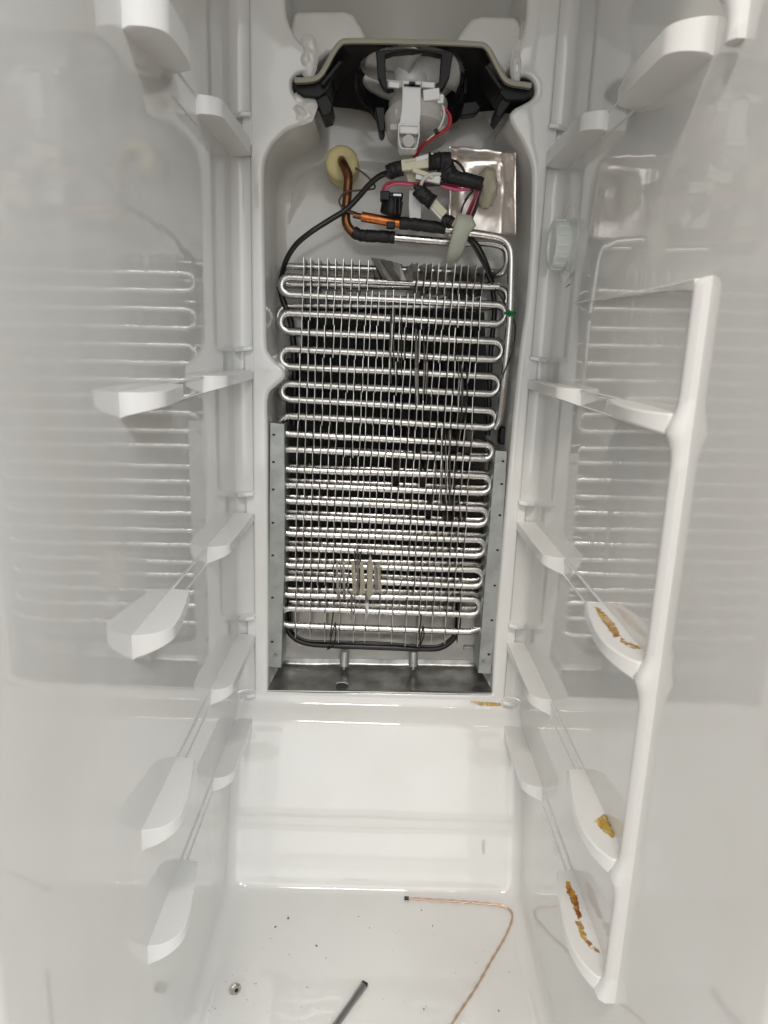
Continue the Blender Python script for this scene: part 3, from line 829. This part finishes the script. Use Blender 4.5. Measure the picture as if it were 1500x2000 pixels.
for x in (673, 808):
    a = PY(x, 1272, FY - .012); b_ = PY(x - 1, 1300, FY - .014)
    link('tray_post', tube_bm([a, b_], .0062, 16, radii=[.0052, .0058]), FOILD, tray)
    link('tray_post_tip', tube_bm([b_ + Vector((0, -.002, .003)), b_ + Vector((0, -.004, -.004))], .0018, 8), GALV, tray)
a = PY(905, 1265, FY - .004); b_ = PY(932, 1267, FY - .004)
o = box('foil_tab', (a + b_) / 2, (b_ - a).length, .004, .005, GALV, None, bevel=.001); tag(o, 'small bright metal tab right of the heater loop', 'tab')

# galvanised side brackets
for pts, lab in (([(528, 826), (555, 828), (556, 1000), (555, 1120), (552, 1200), (549, 1304), (525, 1302), (526, 1100), (527, 950)], 'long galvanised steel strip at the left edge of the coil'),
                 ([(968, 880), (990, 882), (986, 960), (978, 1080), (968, 1200), (958, 1316), (934, 1314), (940, 1240), (948, 1130), (958, 1010)], 'long galvanised steel strip at the right edge of the coil')):
    t = empty('steel_strip', PY(pts[-1][0], pts[-1][1], B + .010), lab, 'bracket', 'steel strips beside the coil')
    P = [PY(x, y, B + .0115) for x, y in pts]
    prism('strip_face', P, (0, .0011, 0), GALV, t)
    s = 1 if pts[0][0] < 700 else -1
    # returned flange along the inner edge
    idx = [1, 2, 3, 4, 5] if s == 1 else [0, 9, 8, 7, 6]
    rows = []
    for i in idx:
        p = P[i]
        rows.append([p, p + Vector((s * .0004, .001, 0)), p + Vector((s * .0004, .045, 0)), p + Vector((-s * .0006, .045, 0)), p + Vector((-s * .0006, .001, 0))])
    link('strip_flange', grid_bm(rows, True, True, True), GALV, t)
    edge = [P[i] for i in ((0, 8, 7, 6) if s == 1 else (1, 2, 3, 4, 5))]
    for k in range(7):
        q = k / 7 + .06
        seg = q * (len(edge) - 1); i = int(seg); p = edge[i].lerp(edge[i + 1], seg - i)
        box('strip_notch', p + Vector((s * .004, -.0003, 0)), .003, .0012, .0022, DSTEEL, t, bevel=.0003)
    hp = PY(538, 1280, B + .010) if s == 1 else PY(944, 1292, B + .010)
    link('strip_screw', cyl_bm(hp + Vector((0, .002, 0)), hp + Vector((0, -.0012, 0)), .0022, .0018, 12), STEEL, t)

# ------------------------------------------------------------------ defrost heater (black tube) and cables
heater = empty('defrost_heater', PY(740, 1262, .832), 'black rubber defrost heater loop hanging below the evaporator coil', 'heater')
HY = .838
loop_ = [(557, 1170), (558, 1200), (562, 1228), (576, 1246), (600, 1256), (640, 1260), (740, 1264), (830, 1267), (862, 1264), (884, 1248), (893, 1228), (895, 1200), (896, 1170)]
tube('heater_loop', [PY(x, y, HY) for x, y in loop_], .0038, CABLE, heater, seg=10)
tube('heater_loop', [PY(x, y - 5 - 4 * math.sin(max(0, min(1, (x - 600) / 230)) * math.pi), HY - .005) for x, y in loop_[3:10]], .0016, CABLE, heater, seg=8)
tube('heater_lead', [PY(x, y, HY + .002) for x, y in ((565, 1180), (566, 1210), (572, 1235), (590, 1250))], .0018, CABLE, heater, seg=8)
tube('heater_lead', [PY(x, y, .846) for x, y in ((546, 560), (554, 590), (566, 620), (572, 660), (574, 690), (576, 760), (574, 830))], .0036, CABLE, heater, seg=10)
tube('heater_lead', [PY(x, y, .842) for x, y in ((962, 560), (966, 600), (963, 640), (958, 700), (956, 760), (953, 850))], .0030, CABLE, heater, seg=10)
for pts in ([(655, 1216), (648, 1240), (643, 1262), (640, 1268), (652, 1258), (656, 1236), (655, 1216)], [(826, 1222), (822, 1246), (817, 1272), (822, 1258), (828, 1240), (826, 1222)], [(651, 1196), (648, 1220), (645, 1244)], [(823, 1200), (820, 1230), (818, 1250)]):
    o = tube('wire_tie', [PY(x, y, YA - .004) for x, y in pts], .0009, CABLE, heater, seg=6)

# ================================================================== PIPES AND WIRES ABOVE THE COIL
gr = PY(668, 320, B + .055)
grom = empty('foam_grommet', gr, 'round cream foam grommet where the copper pipe comes through the recess wall', 'grommet')
link('foam_disc', tube_bm([gr + Vector((0, .026, 0)), gr + Vector((0, -.003, 0)), gr + Vector((0, -.007, 0)), gr + Vector((0, -.008, 0))], .016, 32, radii=[.0185, .0180, .0160, .0120]), FOAM, grom, angle=50)
pipe = empty('copper_pipe', gr, 'browned copper pipe bending down from the foam grommet to a black taped joint', 'pipe')
tube('pipe', [PY(667, 312, B + .052), PY(669, 318, B + .040), PY(674, 328, B + .032), PY(680, 345, B + .028), PY(679, 370, B + .026), PY(676, 410, B + .024), PY(676, 432, B + .023), PY(682, 446, B + .022), PY(694, 456, B + .021), PY(712, 460, B + .020)], .0049, COPPER, pipe, seg=14)
def tape_roll(name, pix, r, parent, seed, Y0, mtl=TAPE):
    rnd = random.Random(seed); P = catmull([PY(x, y, Y0) for x, y in pix], 6)
    rad = [r * (1 + rnd.uniform(-.07, .09)) for _ in P]
    return link(name, tube_bm(P, r, 12, radii=rad), mtl, parent, angle=35)
tape_roll('tape_wrap', [(690, 452), (702, 459), (725, 461), (750, 462), (771, 464)], .0062, pipe, 3, B + .020)
cap_ = empty('capillary_joint', PY(740, 432, B + .012), 'orange copper capillary joint wrapped in black tape at one end', 'pipe joint')
tube('capillary', [PY(x, y, B + .014) for x, y in ((668, 405), (680, 413), (700, 420), (716, 425))], .0016, BROWNW, cap_, seg=8)
tube('capillary_loop', [PY(x, y, B + .016) for x, y in ((694, 328), (712, 340), (728, 356), (732, 367), (722, 370), (700, 372), (678, 374), (666, 384), (663, 396), (672, 408), (690, 414), (716, 424))], .0010, BROWNW, cap_, seg=8)
tube('joint_sleeve', [PY(x, y, B + .012) for x, y in ((706, 423), (722, 426), (745, 430), (782, 436))], .005, COPBR, cap_, seg=14, n=1, radii=None)
tube('joint_neck', [PY(x, y, B + .012) for x, y in ((690, 420), (700, 422), (712, 424))], .0030, COPPER, cap_, seg=12)
tape_roll('tape_wrap', [(780, 436), (800, 437), (830, 441), (870, 446)], .0062, cap_, 5, B + .012)
# thermostat
th = PY(766, 402, B + .006)
thermo = empty('defrost_thermostat', th, 'black defrost thermostat clipped over the copper joint with a pink wire', 'thermostat')
link('thermostat_body', tube_bm([PY(762, 420, B + .008), PY(763, 416, B + .008), PY(767, 392, B + .008), PY(768, 388, B + .008)], .01, 24, radii=[.0105, .0112, .0112, .0098]), BLACK, thermo, angle=45)
box('thermostat_shoulder', PY(752, 384, B + .004), .010, .014, .009, BLACK, thermo, bevel=.001)
box('thermostat_cap', PY(769, 384, B + .006), .019, .014, .006, BLACK, thermo, bevel=.0015)
for x in (764, 772, 780): box('thermostat_rib', PY(x, 402, B - .0042), .0012, .002, .015, BLACK, thermo)
box('clip_foot', PY(763, 440, B + .010), .009, .008, .007, BLACK, thermo, bevel=.001)
box('clip_tab', PY(776, 381, B - .001), .008, .002, .002, STEEL, thermo)

# wires -------------------------------------------------------------
def wire(name, pix, r, mtl, label, cat='wire', Y=B + .004, group=None, seg=8, parent=None):
    P = []
    for q in pix:
        P.append(PY(q[0], q[1], q[2] if len(q) > 2 else Y))
    o = tube(name, P, r, mtl, parent, seg=seg)
    if label: tag(o, label, cat, group)
    return o
har = empty('wiring_harness', PY(830, 320, B - .004), 'tangled wiring harness with cream connectors and black tape in front of the wall', 'wiring')
def hw(name, pix, r, mtl, Y=B + .004, seg=8): return wire(name, pix, r, mtl, None, Y=Y, parent=har, seg=seg)
hw('black_cable', [(776, 330, B), (762, 336, B), (740, 345, B + .004), (720, 362, B + .008), (700, 385, B + .012), (675, 410, B + .014), (640, 432, B + .014), (605, 455, B + .014), (578, 478, B + .02), (560, 506, B + .03), (551, 535, B + .045), (546, 562, .846)], .0029, CABLE, seg=10)
hw('black_cable', [(912, 462, B + .020), (928, 476, B + .022), (942, 500, B + .022), (952, 525, B + .026), (958, 545, B + .04), (962, 562, .842)], .0034, CABLE, seg=10)
hw('black_wire', [(908, 462, B + .012), (922, 478, B + .014), (936, 502, B + .015), (950, 530, B + .016), (962, 556, B + .016)], .0012, CABLE)
tape_roll('tape_wrap', [(758, 338), (770, 332), (786, 328)], .0078, har, 7, B - .002)
tape_roll('tape_wrap', [(756, 346), (760, 340), (772, 334)], .0040, har, 17, B - .004)
def block(name, a, b_, wd, dp, mtl, Y, bev=.0008):
    pa, pb = PY(*a, Y), PY(*b_, Y)
    return box(name, (pa + pb) / 2, (pb - pa).length, dp, wd, mtl, har, rot=frame_rot(pb - pa), bevel=bev)
block('connector', (784, 325), (838, 318), .0105, .010, CREAM, B - .006)
block('connector_latch', (812, 312), (848, 303), .0045, .004, WHITE, B - .010)
block('connector_rib', (790, 319), (834, 313), .0012, .0112, CREAM, B - .006)
block('connector', (812, 342), (860, 352), .0085, .008, WHITE, B - .004)
block('connector', (806, 332), (846, 346), .0045, .006, CREAM, B - .008)
tape_roll('tape_wrap', [(836, 316), (858, 315), (880, 314)], .0085, har, 8, B - .006)
tape_roll('tape_wrap', [(866, 326), (868, 340), (880, 344), (905, 350), (930, 356), (942, 360)], .0068, har, 9, B - .004)
tape_roll('tape_wrap', [(866, 322), (874, 330), (880, 342)], .0082, har, 10, B - .004)
tape_roll('tape_wrap', [(816, 368), (826, 380), (838, 390), (846, 396)], .0075, har, 11, B - .004)
tape_roll('tape_tail', [(812, 362), (816, 372), (818, 384)], .0030, har, 12, B - .008)
block('connector', (844, 394), (868, 420), .0085, .008, CREAM, B - .002)
block('connector_rib', (840, 404), (862, 428), .0025, .006, WHITE, B - .002)
tape_roll('tape_wrap', [(864, 432), (874, 430), (884, 436)], .0058, har, 13, B + .001)
hw('pink_wire', [(748, 384, B + .002), (748, 372, B), (752, 362, B), (762, 357, B), (780, 356, B), (804, 358, B)], .0013, RED)
hw('pink_wire', [(753, 384, B + .002), (753, 374, B), (758, 365, B), (768, 360, B), (784, 359, B), (806, 361, B)], .0013, PINK)
hw('red_wire', [(800, 358, B + .002), (830, 360, B + .002), (862, 358, B + .002), (890, 362, B + .002), (915, 364, B + .002), (938, 362, B + .004)], .0015, RED)
hw('red_wire', [(826, 362, B + .002), (850, 360), (876, 364), (900, 370), (925, 368), (944, 362)], .0015, RED)
hw('pink_wire', [(858, 362, B + .001), (880, 368), (900, 371), (918, 368)], .0016, PINK, Y=B - .001)
hw('black_wire', [(820, 361), (850, 362), (880, 356), (905, 358)], .0011, CABLE, Y=B - .001)
hw('white_wire', [(822, 368, B - .008), (824, 356, B - .010), (832, 346, B - .011), (846, 340, B - .010), (862, 340, B - .008)], .0017, WWIRE)
hw('black_wire', [(880, 312, B - .004), (892, 316), (902, 326), (908, 338), (910, 345)], .0014, CABLE)
hw('red_wire', [(870, 212, B - .020), (877, 225, B - .020), (877, 242, B - .018), (866, 256, B - .018), (846, 268, B - .016), (828, 282, B - .012), (816, 296, B - .008), (808, 308, B - .004)], .0016, RED)
hw('red_wire', [(872, 214, B - .022), (880, 228, B - .022), (878, 246, B - .020), (862, 260, B - .020), (842, 272, B - .016), (824, 288, B - .012), (812, 306, B - .004)], .0013, RED)
hw('white_wire', [(864, 206, B - .020), (868, 220, B - .021), (864, 238, B - .020), (852, 258, B - .018), (838, 272, B - .015), (826, 284, B - .012)], .0011, WWIRE)
hw('black_clip', [(848, 258, B - .021), (856, 254, B - .022)], .0022, CABLE)
for k, (mm, dx) in enumerate(((CABLE, 0), (CABLE, 5), (RED, -4), (PINK, 3), (CABLE, 9))):
    hw('lead', [(938 + dx * .4, 364, B), (930 + dx * .6, 384, B + .002), (922 + dx, 404, B + .004), (914 + dx, 424, B + .006), (910 + dx * .6, 440, B + .008)], .0012, mm)
hw('lead', [(915, 384, B), (905, 400, B), (900, 416, B + .002)], .0010, CABLE)
hw('lead', [(924, 372, B), (914, 384, B), (908, 392, B + .002)], .0012, CABLE)
# white vertical holder
prism('harness_holder', [PY(x, y, B + .012) for x, y in ((799, 370), (824, 372), (822, 430), (818, 434), (800, 428), (798, 400))], (0, .004, 0), WHITE, har, bevel=.0006)
prism('harness_holder', [PY(x, y, B + .004) for x, y in ((790, 332), (822, 336), (822, 366), (800, 366))], (0, .003, 0), CREAM, har, bevel=.0006)
# small green tie and thin wire on the right
tie = empty('green_tie', PY(1000, 612, .795), 'bright green twist tie around the upright aluminium pipe', 'tie')
tube('tie_loop', [PY(x, y, .793) for x, y in ((985, 611), (992, 613), (1000, 611), (1007, 613))], .0016, GREEN, tie, seg=6)
tube('tie_loop', [PY(x, y, .791) for x, y in ((992, 606), (1000, 612), (1006, 607))], .0015, GREEN, tie, seg=6)
tube('tie_loop', [PY(x, y, .791) for x, y in ((994, 618), (1000, 612), (1004, 620))], .0014, GREEN, tie, seg=6)
tube('tie_tail', [PY(x, y, .797) for x, y in ((1002, 616), (1006, 640), (1004, 668), (996, 700), (984, 728), (978, 742))], .0009, CABLE, tie, seg=6)
o = tube('thin_black_wire', [PY(x, y, .815) for x, y in ((966, 560), (975, 575), (985, 590), (990, 604))], .0009, CABLE, None, seg=6); tag(o, 'thin black wire slanting beside the top right coil bend', 'wire')
o = box('black_clip', PY(985, 850, .835), .014, .02, .02, BLACK, None, bevel=.002); tag(o, 'black block above the right steel strip', 'clip')
# foil sheet with putty
import mathutils
rows = []
for i in range(25):
    v = i / 24; row = []
    for j in range(21):
        u = j / 20
        x = 876 + (1008 - 876) * u; y = 284 + (462 - 284) * v + 14 * u * (1 - v) - 2 * v * u
        if v < .05: y += 1.2 * math.sin(u * 19)
        nz = mathutils.noise.noise(Vector((u * 2.0, v * 2.2, 3.3))) * .004 + mathutils.noise.noise(Vector((u * 7, v * 6, 1.3))) * .0009
        bulge = .014 * math.exp(-(((u - .65) / .28) ** 2 + ((v - .45) / .25) ** 2))
        Yf = B + .056 - bulge - nz - .010 * math.exp(-(u / .10) ** 2) - .012 * math.exp(-(v / .10) ** 2)
        if u > .8: Yf -= .02 * (u - .8) / .2
        row.append(PY(x, y, Yf))
    rows.append(row)
o = link('foil_sheet', grid_bm(rows), FOIL, None, angle=80); md = o.modifiers.new('s', 'SOLIDIFY'); md.thickness = .0006
tag(o, 'crinkled shiny foil sheet stuck on the recess wall, right of the wiring', 'foil')
bm = bmesh.new(); bmesh.ops.create_icosphere(bm, subdivisions=4, radius=1)
pc = PY(950, 368, B + .030)
for v in bm.verts:
    n = mathutils.noise.noise(v.co * 1.8) * .22 + mathutils.noise.noise(v.co * 5) * .07
    v.co = v.co * (1 + n); v.co = Vector((v.co.x * .013, v.co.y * .012, v.co.z * .020)) + pc
o = link('putty_lump', bm, PUTTY, None); tag(o, 'grey green lump of sealing putty where the wires enter through the foil', 'putty')
# translucent tape
pts = [(892, 428, B - .002), (922, 430, B - .002), (918, 455, B + .000), (912, 470, B + .006), (900, 488, B + .012), (884, 512, B + .018)]
rows = []
wid = [.0075, .0115, .0085, .0085, .0085, .0060]
ptc = [(907, 420), (908, 440), (900, 456), (896, 470), (890, 490), (882, 512)]
for (x, y), wd, yy in zip(ptc, wid, (B - .001, B + .000, B + .001, B + .002, B + .012, B + .020)):
    c = PY(x, y, yy); rows.append([c + Vector((wd * (k / 6 * 2 - 1), -.0025 * math.cos((k / 6 - .5) * math.pi), 0)) for k in range(7)])
o = link('clear_tape', grid_bm(rows), TRTAPE, None, angle=80); md = o.modifiers.new('s', 'SOLIDIFY'); md.thickness = .0005
tag(o, 'milky translucent tape hanging over the two aluminium pipes', 'tape')

# ================================================================== THINGS ON THE FLOOR
FZ = .0004
w1 = [PZ(*p, .004) for p in ((795, 1752), (830, 1754), (880, 1757), (930, 1760), (968, 1764), (990, 1770), (1000, 1782), (998, 1800), (985, 1830), (960, 1872), (930, 1925), (900, 1970), (878, 2005), (860, 2035), (830, 2080))]
wroot = empty('copper_wire', w1[6], 'thin twisted copper tube lying bent across the freezer floor', 'copper tube')
path = catmull(w1, 12)
for ph in (0, math.pi):
    tw = []
    L = 0
    for i, p in enumerate(path):
        if i: L += (path[i] - path[i - 1]).length
        t = (path[min(i + 1, len(path) - 1)] - path[max(i - 1, 0)]).normalized(); sd = t.cross(Vector((0, 0, 1))).normalized()
        amp = .0010 if i < 60 else .0006
        a = L * 230 + ph
        tw.append(Vector((p.x, p.y, .0024)) + sd * amp * math.cos(a) + Vector((0, 0, amp * .6 * math.sin(a))))
    link('strand', tube_bm(tw, .00078, 8), COPW, wroot)
link('wire_tip', tube_bm([w1[0] + Vector((-.003, 0, -.0015)), w1[0] + Vector((.002, 0, -.0015))], .002, 10), DSTEEL, wroot)
sd0, sd1 = PZ(712, 1922, .004), PZ(636, 2030, .004)
drv = empty('screwdriver', sd1, 'steel screwdriver shaft with a black flat tip, cut off by the bottom edge', 'screwdriver')
dv = (sd1 - sd0).normalized()
tube('shaft', [sd0 + dv * .012, sd0 + dv * .016, sd0 + dv * .024, sd1], .003, STEEL, drv, seg=16, n=4, radii=None)
link('blade', tube_bm([sd0 + dv * .002, sd0 + dv * .014, sd0 + dv * .022], .003, 12, radii=[.0034, .0034, .0030], flat=1), STEEL, drv)
box('tip', sd0 + Vector((0, 0, 0)) + dv * .0005, .0042, .0062, .0042, DSTEEL, drv, rot=frame_rot(dv), bevel=.0006)
sc = PZ(461, 1940, 0)
scr = empty('loose_screw', sc, 'small loose hex head screw lying on the freezer floor', 'screw')
dirn = Vector((.55, -.75, .25)).normalized()
hc = sc + Vector((0, 0, .0042))
link('screw_head', tube_bm([hc - dirn * .0012, hc - dirn * .0010, hc + dirn * .0012], .004, 6, radii=[.0046, .0046, .0042]), SCREW, scr, smooth=False)
link('washer', tube_bm([hc - dirn * .0020, hc - dirn * .0012], .0058, 20), SCREW, scr)
link('screw_socket', tube_bm([hc + dirn * .0011, hc + dirn * .0014], .0020, 12), DSTEEL, scr)
link('screw_shank', tube_bm([hc - dirn * .0018, hc - dirn * .0072 + Vector((0, 0, .0003))], .0019, 10, radii=[.0019, .0014]), SCREW, scr)
# crumbs
bm = bmesh.new()
def crumb(x, y, s):
    p = PZ(x, y, s * .4)
    M = Matrix.Translation(p) @ Matrix.Rotation(random.random() * 6, 4, 'Z') @ Matrix.Diagonal((s * random.uniform(.7, 1.6), s * random.uniform(.6, 1), s * .7, 1))
    bmesh.ops.create_icosphere(bm, subdivisions=1, radius=1, matrix=M)
for x, y, s in ((563, 1793, .0016), (538, 1810, .0012), (618, 1847, .0012), (845, 1808, .0008), (722, 1812, .0007), (1016, 1858, .0007), (1066, 1942, .0009), (974, 1974, .0012), (823, 1778, .0009), (828, 1971, .0009), (637, 1871, .0006), (500, 1921, .0006), (496, 1921, .0005), (406, 1962, .0006), (410, 1958, .0005), (415, 1966, .0005), (408, 1974, .0006), (420, 1970, .0005), (600, 1928, .0006), (700, 1790, .0006), (930, 1880, .0006), (1040, 1815, .0006), (890, 1900, .0005)):
    crumb(x, y, s)
for _ in range(40): crumb(random.uniform(420, 1080), random.uniform(1800, 1995), random.uniform(.00025, .0005))
o = link('crumbs', bm, DUST, None); tag(o, 'dark crumbs and specks scattered over the freezer floor', 'crumbs', kind='stuff')

# faint scuffs on the liner
SCUFF = mat('scuff', (.54, .54, .52), .5)
def scuff(pts, dv):
    bm = prism_bm(pts, dv); o = link('scuff_mark', bm, SCUFF, liner, smooth=False)
def hump(x, y):          # point on the upper or lower facet of the hump
    A, Bp = (e1, c1) if y < 1622 else (c1, e2)
    n = Vector((0, (Bp - A).z, -(Bp - A).y)).normalized(); q = ray(x, y); o0 = Vector((0, 0, OZ))
    return o0 + q * ((A - o0).dot(n) / q.dot(n)) + Vector((0, -.0006, .0003))
for c in ([(846, 1457), (852, 1460), (857, 1466), (853, 1468), (847, 1462)], [(943, 1642), (947, 1642), (946, 1666), (943, 1668), (941, 1655)]):
    scuff([hump(*p) for p in c], (0, -.0002, .0001))
